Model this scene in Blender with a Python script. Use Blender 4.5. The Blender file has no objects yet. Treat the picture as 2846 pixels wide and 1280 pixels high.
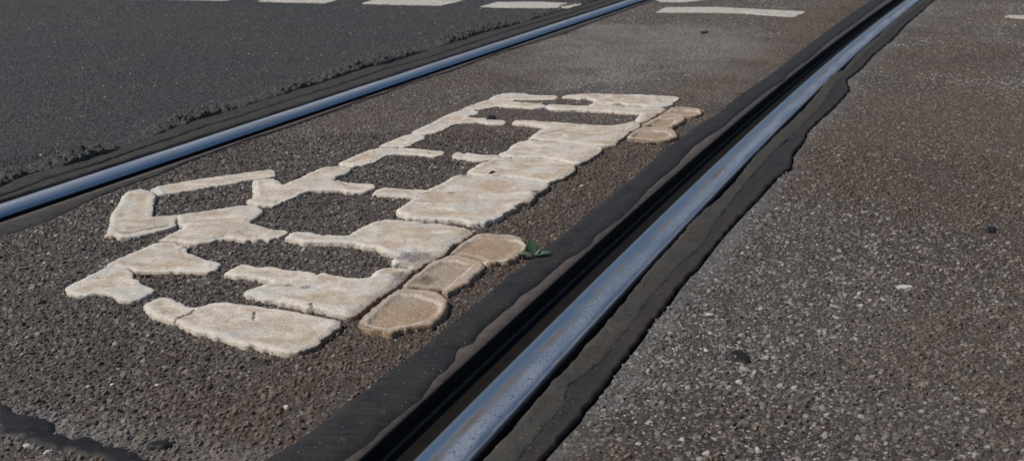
import bpy, math, random
import numpy as np
from mathutils import Vector, geometry
from mathutils import noise as mnoise

S = bpy.context.scene
C = S.collection
rad = math.radians

# ------------------------------------------------------------ camera, sky, sun, exposure
H = 0.56                      # camera height above the road (metre gauge track)
F = 3000.0                    # focal length in photograph pixels (2846 wide)
YH = -390.0                   # horizon row of the photograph
TH = math.atan((640 - YH) / F)
cam_d = bpy.data.cameras.new('camera'); cam = bpy.data.objects.new('camera', cam_d); C.objects.link(cam)
cam.location = (0, 0, H); cam.rotation_euler = (math.pi / 2 - TH, 0, 0)
cam_d.sensor_width = 36; cam_d.lens = F / 2846 * 36
cam_d.clip_start = 0.02; cam_d.clip_end = 2000
cam_d.dof.use_dof = True; cam_d.dof.focus_distance = 1.55; cam_d.dof.aperture_fstop = 12
S.camera = cam

SUN_EL, SUN_AZ = 50, 262       # azimuth clockwise from +Y: light comes from the left, slightly behind
w = bpy.data.worlds.new('World'); S.world = w; w.use_nodes = True
nt = w.node_tree; sky = nt.nodes.new('ShaderNodeTexSky'); sky.sky_type = 'NISHITA'; sky.sun_disc = False
sky.sun_elevation = rad(SUN_EL); sky.sun_rotation = rad(SUN_AZ)
sky.air_density = 1.0; sky.dust_density = 0.3; sky.ozone_density = 1.4
bg = nt.nodes['Background']; bg.inputs[1].default_value = 0.062; nt.links.new(sky.outputs[0], bg.inputs[0])
sd = bpy.data.lights.new('sun', 'SUN'); sd.energy = 3.8; sd.angle = rad(0.6); sd.color = (1, .93, .845)
so = bpy.data.objects.new('sun', sd); C.objects.link(so)
az = rad(SUN_AZ); el = rad(SUN_EL)
sv = Vector((math.sin(az) * math.cos(el), math.cos(az) * math.cos(el), math.sin(el)))
so.rotation_euler = sv.to_track_quat('Z', 'Y').to_euler(); so.location = sv * 20
S.view_settings.view_transform = 'Standard'; S.view_settings.look = 'None'
S.view_settings.exposure = -0.15; S.view_settings.gamma = 1

# ------------------------------------------------------------ helpers
rng = np.random.default_rng(7)

def ground(P, z=0.0):
    P = np.asarray(P, float); x = P[:, 0] - 1423; y = 640 - P[:, 1]
    d = np.c_[x, F * math.cos(TH) + y * math.sin(TH), -F * math.sin(TH) + y * math.cos(TH)]
    k = (z - H) / d[:, 2]
    return d[:, :2] * k[:, None]

def to_px(X, Y, Z=0):
    dz = Z - H
    dep = Y * math.cos(TH) - dz * math.sin(TH)
    up = Y * math.sin(TH) + dz * math.cos(TH)
    return 1423 + F * X / dep, 640 - F * up / dep, dep

def vnoise(x, y, seed=0):
    x = np.asarray(x, float); y = np.asarray(y, float)
    xi = np.floor(x).astype(np.int64); yi = np.floor(y).astype(np.int64)
    fx = x - xi; fy = y - yi; fx = fx * fx * (3 - 2 * fx); fy = fy * fy * (3 - 2 * fy)
    def h(a, b):
        n = (a * 374761393 + b * 668265263 + seed * 1274126177) & 0x7fffffff
        n = ((n ^ (n >> 13)) * 1274126177) & 0x7fffffff
        n = n ^ (n >> 16)
        return (n & 0xffff) / 65535.0
    return (h(xi, yi) * (1 - fx) + h(xi + 1, yi) * fx) * (1 - fy) + (h(xi, yi + 1) * (1 - fx) + h(xi + 1, yi + 1) * fx) * fy

def fbm(x, y, seed=0, octv=3):
    r = 0; a = .5; t = 0
    for i in range(octv):
        r = r + a * vnoise(np.asarray(x) * 2 ** i, np.asarray(y) * 2 ** i, seed + i * 17); t += a; a *= .5
    return r / t

def sstep(a, b, x):
    t = np.clip((np.asarray(x) - a) / (b - a), 0, 1); return t * t * (3 - 2 * t)

def mesh_np(name, V, faces, mats=(), smooth=True, matidx=None, attrs=None):
    """faces: list of arrays (n,k)"""
    me = bpy.data.meshes.new(name)
    V = np.asarray(V, np.float32)
    me.vertices.add(len(V)); me.vertices.foreach_set('co', V.ravel())
    loops = np.concatenate([np.asarray(f, np.int32).ravel() for f in faces])
    sizes = np.concatenate([np.full(len(f), np.asarray(f).shape[1], np.int32) for f in faces])
    starts = np.concatenate([[0], np.cumsum(sizes)[:-1]]).astype(np.int32)
    me.loops.add(len(loops)); me.loops.foreach_set('vertex_index', loops)
    me.polygons.add(len(sizes)); me.polygons.foreach_set('loop_start', starts)
    if matidx is not None: me.polygons.foreach_set('material_index', np.asarray(matidx, np.int32))
    me.polygons.foreach_set('use_smooth', (np.full(len(sizes), smooth, bool) if isinstance(smooth, bool) else np.asarray(smooth, bool)))
    for m in mats: me.materials.append(m)
    if attrs:
        for k, a in attrs.items():
            at = me.attributes.new(k, 'FLOAT', 'POINT'); at.data.foreach_set('value', np.asarray(a, np.float32))
    me.update(calc_edges=True); me.validate()
    return me

def link(name, me, parent=None):
    o = bpy.data.objects.new(name, me); C.objects.link(o)
    if parent: o.parent = parent
    return o

def tag(o, label=None, cat=None, group=None, kind=None):
    if label: o['label'] = label
    if cat: o['category'] = cat
    if group: o['group'] = group
    if kind: o['kind'] = kind
    return o

def empty(name, loc):
    o = bpy.data.objects.new(name, None); o.location = loc; o.empty_display_size = .05; C.objects.link(o)
    return o

def local(V, p):
    V = np.array(V, float); V[:, :3] -= np.array(p.location)[None]; return V

def grid_faces(nu, nv, flip=False):
    i = np.arange(nu - 1)[:, None] * nv + np.arange(nv - 1)[None]
    f = np.stack([i, i + nv, i + nv + 1, i + 1], -1).reshape(-1, 4)
    return f[:, ::-1] if flip else f

# ------------------------------------------------------------ materials
def new_mat(name):
    m = bpy.data.materials.new(name); m.use_nodes = True
    t = m.node_tree; b = t.nodes['Principled BSDF']
    return m, t, b

class N:
    def __init__(s, t): s.t = t
    def add(s, ty, **kw):
        n = s.t.nodes.new(ty)
        for k, v in kw.items():
            if k.startswith('i_'):
                n.inputs[int(k[2:]) if k[2:].isdigit() else k[2:].replace('_', ' ')].default_value = v
            else: setattr(n, k, v)
        return n
    def l(s, a, b): s.t.links.new(a, b)
    def noise(s, vec, scale, detail=3, rough=.55):
        n = s.add('ShaderNodeTexNoise'); n.inputs['Scale'].default_value = scale
        n.inputs['Detail'].default_value = detail; n.inputs['Roughness'].default_value = rough
        s.l(vec, n.inputs['Vector']); return n.outputs['Fac']
    def ramp(s, fac, stops, interp='LINEAR'):
        r = s.add('ShaderNodeValToRGB'); cr = r.color_ramp; cr.interpolation = interp
        while len(cr.elements) < len(stops): cr.elements.new(.5)
        for e, (p, c) in zip(cr.elements, stops):
            e.position = p; e.color = (*c, 1) if len(c) == 3 else c
        s.l(fac, r.inputs[0]); return r.outputs[0]
    def mr(s, v, a, b, c=0, d=1):
        n = s.add('ShaderNodeMapRange'); n.inputs[1].default_value = a; n.inputs[2].default_value = b
        n.inputs[3].default_value = c; n.inputs[4].default_value = d; s.l(v, n.inputs[0]); return n.outputs[0]
    def mix(s, f, a, b, blend='MIX'):
        n = s.add('ShaderNodeMix', data_type='RGBA', blend_type=blend)
        for v, i in ((f, 0), (a, 6), (b, 7)):
            if hasattr(v, 'links'): s.l(v, n.inputs[i])
            elif i == 0: n.inputs[0].default_value = v
            else: n.inputs[i].default_value = (*v, 1)
        return n.outputs[2]
    def math(s, op, a, b=0.0, c=0.0):
        n = s.add('ShaderNodeMath', operation=op)
        for v, i in ((a, 0), (b, 1), (c, 2)):
            if hasattr(v, 'links'): s.l(v, n.inputs[i])
            else: n.inputs[i].default_value = v
        return n.outputs[0]
    def bump(s, h, dist, strength=1, normal=None):
        n = s.add('ShaderNodeBump'); n.inputs['Distance'].default_value = dist; n.inputs['Strength'].default_value = strength
        s.l(h, n.inputs['Height'])
        if normal: s.l(normal, n.inputs['Normal'])
        return n.outputs[0]
    def attr(s, name):
        n = s.add('ShaderNodeAttribute', attribute_name=name); return n.outputs['Fac']
    def pos(s): return s.add('ShaderNodeNewGeometry').outputs['Position']

def asphalt_mat(name, binder, binder2, stone_stops, vscale, cover, brown=(.06, .045, .035), rough=.6, bumpd=.0012):
    m, t, b = new_mat(name); n = N(t); p = n.pos()
    v = n.add('ShaderNodeTexVoronoi'); v.inputs['Scale'].default_value = vscale; n.l(p, v.inputs['Vector'])
    rnd = n.add('ShaderNodeSeparateColor'); n.l(v.outputs['Color'], rnd.inputs[0])
    stone = n.ramp(rnd.outputs[0], stone_stops)
    big = n.noise(p, 3.2, 4, .6)
    mid = n.noise(p, 34, 3, .6)
    bind = n.mix(n.mr(big, .38, .62), binder, binder2)
    bind = n.mix(n.mr(n.noise(p, 420, 3, .7), .3, .75, 0, .55), bind, tuple(c * 2.0 for c in binder))
    mask = n.mr(n.math('ADD', v.outputs['Distance'], n.math('MULTIPLY', n.math('SUBTRACT', mid, .5), .55)), cover + .06, cover - .06)
    mask = n.math('MULTIPLY', mask, n.mr(rnd.outputs[1], .2, .5, .25, 1))
    col = n.mix(mask, bind, stone)
    col = n.mix(n.mr(big, .35, .75, 0, .5), col, brown)
    col = n.mix(n.math('MULTIPLY', n.attr('rust'), .6), col, (.062, .044, .032))
    col = n.mix(n.math('MULTIPLY', n.attr('tone'), n.mr(n.noise(p, 130, 4, .7), .35, .6)), col, (.17, .165, .16))
    n.l(col, b.inputs['Base Color']); b.inputs['Roughness'].default_value = rough
    hgt = n.math('ADD', n.math('MULTIPLY', mask, n.math('SUBTRACT', 1.0, v.outputs['Distance'])), n.math('MULTIPLY', n.noise(p, 900, 2, .6), .5))
    n.l(n.bump(hgt, bumpd), b.inputs['Normal'])
    b.inputs['Specular IOR Level'].default_value = .5
    return m

STONES_C = [(0, (.024, .024, .025)), (.16, (.06, .056, .053)), (.34, (.115, .102, .090)), (.54, (.165, .15, .135)), (.68, (.145, .10, .068)), (.84, (.235, .212, .185)), (.965, (.34, .31, .27)), (1, (.6, .57, .52))]
STONES_R = [(0, (.028, .027, .027)), (.16, (.06, .055, .05)), (.34, (.115, .10, .088)), (.5, (.16, .13, .105)), (.62, (.16, .105, .07)), (.76, (.24, .22, .19)), (.9, (.36, .335, .30)), (1, (.62, .60, .56))]
M_center = asphalt_mat('centre_asphalt', (.030, .026, .023), (.044, .033, .026), STONES_C, 240, .58)
M_right = asphalt_mat('right_asphalt', (.027, .023, .021), (.042, .032, .026), STONES_R, 240, .56)

def stone_mat(name, stops, dustcol):
    m, t, b = new_mat(name); n = N(t)
    g = n.add('ShaderNodeNewGeometry'); p = g.outputs['Position']
    col = n.ramp(g.outputs['Random Per Island'], stops)
    fine = n.noise(p, 700, 3, .7)
    col = n.mix(n.mr(fine, .35, .7, 0, .55), col, tuple(dustcol), 'MIX')
    big = n.noise(p, 3.2, 4, .6)
    col = n.mix(n.mr(big, .35, .75, 0, .55), col, (.085, .062, .046))
    # pale scuffed patch of the lane surface, and browner stones by the rail
    q = n.attr('tone'); col = n.mix(q, col, (.24, .23, .22))
    k = n.attr('rust'); col = n.mix(n.math('MULTIPLY', k, .65), col, (.125, .083, .055))
    n.l(col, b.inputs['Base Color']); b.inputs['Roughness'].default_value = .6
    b.inputs['Specular IOR Level'].default_value = .42
    n.l(n.bump(n.noise(p, 1400, 2, .6), .0004), b.inputs['Normal'])
    return m
M_stC = stone_mat('centre_chippings', STONES_C, (.07, .06, .052))
M_stR = stone_mat('right_chippings', STONES_R, (.10, .085, .07))

STONES_L = [(0, (.014, .014, .014)), (.25, (.034, .034, .034)), (.5, (.056, .054, .053)), (.75, (.08, .077, .074)), (.93, (.11, .105, .10)), (.985, (.15, .14, .13)), (.99, (.42, .40, .37)), (1, (.6, .58, .54))]
M_stL = stone_mat('road_chippings', STONES_L, (.065, .062, .06))

def road_mat():
    m, t, b = new_mat('road_asphalt'); n = N(t); p = n.pos()
    v = n.add('ShaderNodeTexVoronoi'); v.inputs['Scale'].default_value = 260; n.l(p, v.inputs['Vector'])
    rnd = n.add('ShaderNodeSeparateColor'); n.l(v.outputs['Color'], rnd.inputs[0])
    big = n.noise(p, 1.6, 5, .62)
    col = n.mix(n.mr(big, .3, .7), (.040, .039, .039), (.062, .059, .057))
    fine = n.noise(p, 160, 4, .7)
    col = n.mix(n.mr(fine, .35, .72, 0, .7), col, (.085, .081, .078))
    dark = n.mr(n.noise(p, 95, 3, .8), .47, .38, 0, .9)
    col = n.mix(dark, col, (.012, .012, .012))
    spk = n.math('MULTIPLY', n.mr(rnd.outputs[0], .965, .985), n.mr(v.outputs['Distance'], .35, .2))
    col = n.mix(spk, col, (.36, .35, .33))
    rid = n.attr('ridge')
    col = n.mix(n.math('MULTIPLY', rid, n.mr(n.noise(p, 240, 3, .7), .35, .65)), col, (.17, .17, .16))
    n.l(col, b.inputs['Base Color']); b.inputs['Roughness'].default_value = .5
    b.inputs['Specular IOR Level'].default_value = .55
    h = n.math('ADD', n.math('MULTIPLY', n.noise(p, 150, 5, .75), 1.0), n.math('MULTIPLY', dark, -.8))
    n.l(n.bump(h, .009, 1.0), b.inputs['Normal'])
    return m
M_road = road_mat()

def bitumen_mat(name, c1, c2, rough=.5, scale=(40, 40, 40), bd=.0006, grit=0.0, dust=.4, streak=.6):
    m, t, b = new_mat(name); n = N(t); p = n.pos()
    mp = n.add('ShaderNodeMapping'); mp.inputs['Scale'].default_value = (9, 160, 60); n.l(p, mp.inputs['Vector'])
    st = n.noise(mp.outputs[0], 1, 4, .65)           # rubbed streaks across the strip
    blot = n.noise(p, 22, 4, .6)
    col = n.mix(n.mr(blot, .35, .68), c1, c2)
    col = n.mix(n.mr(st, .42, .70, 0, streak), col, tuple(c * 1.7 for c in c2))
    col = n.mix(n.mr(n.noise(p, 300, 3, .7), .52, .7, 0, dust), col, (.09, .085, .08))
    col = n.mix(n.mr(n.noise(p, 140, 3, .75), .40, .34, 0, .7), col, (.010, .010, .010))
    sp = n.add('ShaderNodeTexVoronoi'); sp.inputs['Scale'].default_value = 330; n.l(p, sp.inputs['Vector'])
    sc = n.add('ShaderNodeSeparateColor'); n.l(sp.outputs['Color'], sc.inputs[0])
    msk = n.math('MULTIPLY', n.mr(sc.outputs[0], .985 - grit, 1.0 - grit * .6), n.mr(sp.outputs['Distance'], .4, .2))
    col = n.mix(msk, col, (.2, .19, .17))
    rs = n.attr('rust'); col = n.mix(rs, col, (.052, .036, .026))
    n.l(col, b.inputs['Base Color'])
    n.l(n.mr(blot, .3, .7, rough - .08, rough + .12), b.inputs['Roughness'])
    b.inputs['Specular IOR Level'].default_value = .3
    hh = n.math('ADD', n.math('MULTIPLY', st, streak * 1.5), n.math('ADD', n.noise(p, 60, 4, .6), n.math('MULTIPLY', n.noise(p, 600, 2, .6), .15 + grit * 4)))
    n.l(n.bump(hh, bd), b.inputs['Normal'])
    return m
M_bit = bitumen_mat('bitumen', (.018, .0175, .018), (.030, .029, .029), .62, bd=.0010, grit=.03, dust=.3, streak=.4)
M_tar = bitumen_mat('fresh_tar', (.009, .009, .010), (.016, .016, .018), .6, dust=.08)
M_bit2 = bitumen_mat('bitumen_dusty', (.030, .029, .029), (.050, .046, .043), .68, grit=.03)
M_infill = bitumen_mat('infill_asphalt', (.042, .039, .035), (.066, .061, .054), .8, bd=.0030, grit=.05, streak=.08, dust=.6)

def rail_mat():
    m, t, b = new_mat('polished_steel'); n = N(t)
    a = n.add('ShaderNodeAttribute', attribute_name='st').outputs['Vector']   # (s, t, 0) in metres
    sx = n.add('ShaderNodeSeparateXYZ'); n.l(a, sx.inputs[0]); s_, t_, z_ = sx.outputs
    def stretched(sc, detail=3, seed=0):
        mp = n.add('ShaderNodeMapping'); mp.inputs['Scale'].default_value = (*sc, 1); mp.inputs['Location'].default_value = (seed, 0, 0)
        n.l(a, mp.inputs['Vector']); return n.noise(mp.outputs[0], 1, detail, .6)
    streak = stretched((10, 1100)); streak2 = stretched((3, 300), 2, 3)
    wob = n.math('MULTIPLY', n.math('SUBTRACT', stretched((6, 8), 3, 9), .5), .018)
    tw = n.math('ADD', t_, wob)
    bright = n.math('MULTIPLY', n.mr(tw, -.052, -.042), n.mr(tw, -.021, -.031))      # frosted contact band
    bright = n.math('MULTIPLY', bright, n.mr(stretched((8, 14), 2, 31), .3, .6, .55, 1))
    dull = n.math('MULTIPLY', n.mr(tw, -.032, -.025), n.mr(tw, -.014, -.021))        # brownish film
    dull = n.math('MULTIPLY', dull, n.mr(stretched((9, 24), 3, 21), .35, .65, .15, 1))
    edge = n.mr(n.math('ADD', t_, n.math('MULTIPLY', n.math('SUBTRACT', stretched((20, 30), 3, 9), .5), .005)), -.049, -.0535)
    col = n.mix(n.mr(streak, .35, .65), (.42, .51, .61), (.58, .67, .76))  # bluish steel: the sky's reflection is painted into the base colour
    col = n.mix(n.mr(streak2, .45, .7, 0, .4), col, (.44, .52, .60))
    col = n.mix(n.math('MULTIPLY', bright, .95), col, (.90, .90, .91))
    pit = n.math('MULTIPLY', n.mr(stretched((150, 520), 3, 5), .57, .62), bright)
    col = n.mix(n.math('MULTIPLY', pit, .85), col, (.06, .07, .09))
    col = n.mix(n.math('MULTIPLY', dull, .9), col, (.23, .18, .15))
    col = n.mix(n.math('MULTIPLY', edge, .8), col, (.13, .085, .06))
    grime_dark = n.mr(z_, -.0045, -.0075); col = n.mix(grime_dark, col, (.012, .011, .010))  # near-black on the head's sides, below the running surface
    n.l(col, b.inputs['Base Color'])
    met = n.math('SUBTRACT', 1, n.math('MAXIMUM', n.math('MULTIPLY', n.math('MAXIMUM', n.math('MULTIPLY', dull, .5), edge), .7), grime_dark)); n.l(met, b.inputs['Metallic'])
    r = n.math('ADD', .30, n.math('MULTIPLY', n.math('MAXIMUM', bright, dull), .14))
    r = n.math('ADD', r, n.math('MULTIPLY', streak, .12))
    r = n.math('ADD', r, n.math('MULTIPLY', n.math('MAXIMUM', edge, grime_dark), .45)); n.l(r, b.inputs['Roughness'])
    hh = n.math('ADD', n.math('MULTIPLY', streak, .10), n.math('MULTIPLY', stretched((22, 60), 2, 13), .8))
    n.l(n.bump(hh, .0010, .7), b.inputs['Normal'])
    return m
M_rail = rail_mat()

def simple(name, c, rough=.7, metal=0, noise_sc=200, var=.35, bd=.0004):
    m, t, b = new_mat(name); n = N(t); p = n.pos()
    f = n.noise(p, noise_sc, 4, .65)
    n.l(n.mix(n.mr(f, .3, .7), tuple(x * (1 - var) for x in c), tuple(x * (1 + var) for x in c)), b.inputs['Base Color'])
    b.inputs['Roughness'].default_value = rough; b.inputs['Metallic'].default_value = metal
    b.inputs['Specular IOR Level'].default_value = .25
    n.l(n.bump(f, bd), b.inputs['Normal']); return m
M_groove = simple('groove_black', (.008, .007, .007), .9, 0, 60)  # near-black groove wall, much darker than the lip top
M_dust = simple('groove_dust', (.075, .07, .066), .8, 0, 60, .2)
M_floor = simple('groove_floor', (.0055, .0045, .0035), .8, 0, 40)
M_lip = simple('dull_rusty_lip', (.10, .083, .074), .6, .1, 50, .25)
M_gap = simple('gap_dirt', (.012, .010, .009), .8, 0, 200)
M_base = simple('ground_asphalt', (.045, .042, .04), .85, 0, 12)

def paint_mat(name, clean, tan, rust, speck=.5, base=0.0):
    m, t, b = new_mat(name); n = N(t); p = n.pos()
    e = n.attr('edge'); g = n.attr('grime_dark'); wh = n.attr('white')
    blot = n.noise(p, 17, 5, .7); mid = n.noise(p, 80, 4, .65); fine = n.noise(p, 760, 3, .8)
    mp = n.add('ShaderNodeMapping'); mp.inputs['Scale'].default_value = (16, 48, 1); n.l(p, mp.inputs['Vector'])
    wipe = n.noise(mp.outputs[0], 1, 6, .75)
    ed = n.math('ADD', e, n.math('MULTIPLY', n.math('SUBTRACT', mid, .5), .012))
    f = n.mr(n.math('ADD', n.math('MULTIPLY', blot, .5), n.math('MULTIPLY', wipe, .5)), .40, .55, base * .6, 1)
    f = n.math('MULTIPLY', f, n.mr(ed, .004, .016, .18, 1))
    f = n.math('MAXIMUM', f, n.mr(ed, .0035, .0, 0, .65))
    col = n.mix(f, clean, tan)
    grey = n.math('MULTIPLY', n.mr(n.noise(p, 13, 4, .6), .50, .60), .6)
    col = n.mix(grey, col, (clean[0] * .74, clean[1] * .79, clean[2] * .86))
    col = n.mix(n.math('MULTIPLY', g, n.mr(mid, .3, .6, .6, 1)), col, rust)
    col = n.mix(n.math('MULTIPLY', wh, .8), col, (.66, .60, .52))
    # grains: grit and pale beads pressed into the thermoplastic
    col = n.mix(n.mr(fine, .47, .62, 0, speck), col, tuple(c * .42 for c in tan))
    col = n.mix(n.mr(n.noise(p, 520, 2, .8), .56, .66, 0, .75), col, (.78, .74, .68))
    '''crk = n.add('ShaderNodeTexVoronoi', feature='DISTANCE_TO_EDGE'); crk.inputs['Scale'].default_value = 7
    dv = n.add('ShaderNodeVectorMath', operation='ADD'); nz = n.add('ShaderNodeTexNoise'); nz.inputs['Scale'].default_value = 30; nz.inputs['Detail'].default_value = 4; n.l(p, nz.inputs['Vector'])
    sc = n.add('ShaderNodeVectorMath', operation='SCALE'); sc.inputs['Scale'].default_value = .09; n.l(nz.outputs['Color'], sc.inputs[0])
    n.l(p, dv.inputs[0]); n.l(sc.outputs[0], dv.inputs[1]); n.l(dv.outputs[0], crk.inputs['Vector'])
    ck = n.math('MULTIPLY', n.mr(crk.outputs['Distance'], .009, .003), n.mr(n.noise(p, 11, 2), .53, .60))
    col = n.mix(n.math('MULTIPLY', ck, .8), col, (.07, .05, .035))'''
    ck = n.attr('crack'); col = n.mix(n.math('MULTIPLY', ck, .9), col, (.06, .042, .03))
    if speck < .5:
        col = n.mix(n.mr(n.noise(p, 60, 5, .75), .56, .64, 0, .85), col, (.10, .09, .08))
    st = n.attr('stain'); col = n.mix(n.math('MULTIPLY', st, n.mr(n.noise(p, 260, 4, .75), .38, .58, .25, .95)), col, (.10, .095, .10))
    n.l(col, b.inputs['Base Color']); b.inputs['Roughness'].default_value = .8
    b.inputs['Specular IOR Level'].default_value = .2
    hh = n.math('ADD', n.math('MULTIPLY', mid, 1.3), n.math('ADD', n.math('MULTIPLY', fine, .35), n.math('MULTIPLY', ck, -.8)))
    hh = n.math('ADD', hh, n.math('MULTIPLY', wipe, .8))
    n.l(n.bump(hh, .0022, .9), b.inputs['Normal'])
    return m
M_paint = paint_mat('white_thermoplastic', (.82, .77, .69), (.52, .415, .305), (.24, .15, .085), .6)
M_wheel = paint_mat('dirty_thermoplastic', (.60, .51, .41), (.44, .315, .205), (.24, .145, .08), .75, 1.0)
M_cross = paint_mat('crossing_paint', (.60, .57, .52), (.50, .46, .40), (.2, .15, .1), .3)

# ------------------------------------------------------------ track curve
Rpx = [(1139,1277.7),(1273.6,1148),(1364,1055),(1418.6,1000),(1442,980),(1531,886),(1608.9,814),(1717.6,707.8),(1831.5,599),(1887,543),(1970,465.7),(2034.8,408.7),(2094,351.8),(2153.8,300),(2181,273),(2279.6,185.4),(2383,102.6),(2422.7,73),(2513.6,0)]
Lpx = [(0,597),(345,479),(700,362),(800,321),(1010,259),(1321,155),(1500,93),(1749,10)]
a = ground(Rpx); A_ = np.c_[2 * a, np.ones(len(a))]
sol = np.linalg.lstsq(A_, (a ** 2).sum(1), rcond=None)[0]
CC = sol[:2]; RR = math.sqrt(sol[2] + CC @ CC)
def st_of(P):
    P = np.asarray(P, float); d = P - CC
    return -(np.arctan2(d[:, 1], d[:, 0]) - math.pi) % (2 * math.pi) * RR, np.hypot(d[:, 0], d[:, 1]) - RR
s0ref = st_of(a)[0][0]
def ST(P):
    s, t = st_of(P); s = s - s0ref
    s = np.where(s > math.pi * RR, s - 2 * math.pi * RR, s); s = np.where(s < -math.pi * RR, s + 2 * math.pi * RR, s)
    return s, t
def XY(s, t):
    ang = math.pi - (np.asarray(s) + s0ref) / RR
    r = RR + np.asarray(t)
    return CC[0] + r * np.cos(ang), CC[1] + r * np.sin(ang)
def curve_t(px, z=0.0):
    s, t = ST(ground(px, z)); o = np.argsort(s); s = s[o]; t = t[o]
    return lambda q: np.interp(q, s, t)
sL, tL_ = ST(ground(Lpx)); pl = np.polyfit(sL, tL_, 2)
def tL(s): return np.polyval(pl, np.clip(s, sL.min() - .3, sL.max() + .3))
S0, S1 = -1.2, 9.0

def strip(name, sa, sb, ds, tf, zf, mats, extra=None, parent=None, flip=False, attrs=None, nv=None):
    """sheet along the track: tf(s, k) lateral, zf(s,k) height for k in 0..nv-1 (vectorised over s)"""
    s = np.arange(sa, sb + ds / 2, ds)
    T = np.stack([tf(s, k) for k in range(nv)], 1); Z = np.stack([zf(s, k, T[:, k]) for k in range(nv)], 1)
    Sg = np.repeat(s[:, None], nv, 1)
    X, Y = XY(Sg, T)
    V = np.stack([X, Y, Z], -1).reshape(-1, 3)
    at = {k: f(Sg, T).ravel() for k, f in (attrs or {}).items()}
    if parent: V = local(V, parent)
    me = mesh_np(name, V, [grid_faces(len(s), nv, flip)], mats, True, None, at)
    return link(name, me, parent), me, Sg, T

# ------------------------------------------------------------ ground and paved surfaces
gs = 900
me = mesh_np('ground', [(-gs, -gs, -.08), (gs, -gs, -.08), (gs, gs, -.08), (-gs, gs, -.08)], [np.array([[0, 1, 2, 3]])], [M_base])
tag(link('ground', me), kind='structure')

BL_out = curve_t([(734.5,1277),(821,1228.6),(886,1180),(962,1118),(1031,1073),(1086.5,1025),(1148.7,983.5),(1210.8,935),(1280,880),(1338,831.6),(1400,774),(1445,745),(1500,700),(1552,662),(1614,610),(1709.7,535),(1733,512),(1774,486),(1797.7,460),(1862,405.7),(1886,390),(1935,351),(1992,318),(2030.7,284),(2069.5,255.5),(2124,219),(2170.9,185.4),(2214.9,149),(2258.9,115.5),(2287.7,93.9),(2343.5,52.8),(2381.6,26.4),(2425.6,0)])
BL_in = curve_t([(950,1279.8),(976,1262),(1014.7,1238.9),(1040.6,1218),(1045.8,1207.8),(1095,1163.8),(1136,1132.7),(1170,1104),(1193,1073),(1201,1055),(1219,1039.5),(1237,1029),(1258,1006),(1264.5,990),(1269.5,966),(1310.9,952.5),(1331.6,924.9),(1355.8,900.7),(1376.5,883.5),(1400,864),(1420.7,848.5),(1444.9,820.9),(1486.3,796.7),(1520.8,765.7),(1572.6,720.8),(1607,703.5),(1634.7,682.8),(1655,655),(1693,627.6),(1731,600),(1750,582),(1765.5,566.6),(1796.6,530.4),(1827.7,502),(1863.9,473.4),(1882,458),(1905,429),(1931,403.5),(1964.9,380),(1996,362),(2014,349),(2040,325.9),(2071,300),(2088,286),(2142,245),(2178.6,224),(2191.6,203.5),(2227.8,177.7),(2248.5,164.7),(2295,123),(2326,100),(2384.5,58.7),(2419.7,32),(2463.7,0)])
GAP = curve_t([(1338,1272.5),(1364,1246.6),(1410.8,1197),(1441.8,1156),(1480.7,1114.6),(1514,1078),(1550,1042),(1588,997.7),(1629.6,948.5),(1673.6,901.9),(1715,852.7),(1764,793),(1790,759.5),(1836.7,705),(1852,689.7),(1924.6,607),(1936.4,599.8),(1957,579.6),(1998.5,548.5),(2045,496.7),(2091.7,437),(2148.6,380),(2190,341),(2231.5,302.6),(2274,252.7),(2305.5,211),(2341.7,195.8),(2375,157),(2403.8,128.5),(2440,102.6),(2475.5,61.6),(2557.6,3)])
BR_out = curve_t([(1510,1277),(1565.7,1214.8),(1607,1173),(1624,1142),(1648.5,1118),(1686,1069.8),(1710.6,1031.9),(1745,990),(1783,942),(1814,893.4),(1852,855),(1883,807),(1910.8,772.6),(1938.4,748.4),(1983,689.7),(2014,651.8),(2059,603.5),(2102,558.9),(2133,525),(2164,491.6),(2200,470.9),(2203,434.6),(2231.5,398.4),(2247,364.7),(2283,331),(2305.5,312),(2336.5,281),(2362,252.7),(2352,224),(2393.5,193),(2424.5,157),(2450,136),(2481,111.5),(2516.5,70.4),(2557.6,38),(2598.7,0)])
BR_mid = curve_t([(1458.7,1259.6),(1514,1190.6),(1572.6,1132),(1579.5,1073),(1641.6,1035),(1683,1000),(1762,897),(1790,852),(1841.8,793),(1900,731),(1952,690),(2000.5,607),(2070,515),(2150,425),(2235,350),(2290,290),(2330,225),(2390,165),(2470,90),(2560,15)])
LB_in = curve_t([(0,662),(138,617.5),(276,548.5),(345,521),(431,493),(517.7,455),(569,436),(621,417),(690,389.7),(759,370),(799,357),(902,320),(970,295),(998,281),(1072.7,260.9),(1097.5,245),(1165.8,223.6),(1259,198.8),(1383,149),(1456,129),(1574.7,94),(1679.5,52),(1767,21),(1812,0)])
CRUMB = curve_t([(0,524),(79,486),(138,472),(241.6,448),(345,410),(431,379),(517.7,345),(587,324),(690,294),(793,261),(861.5,242),(957.8,211),(1010.6,192.5),(1088,174),(1165.8,149),(1259,121),(1352,90),(1417,75),(1504.8,49),(1557,33),(1623.6,14),(1665,0)])

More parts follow.
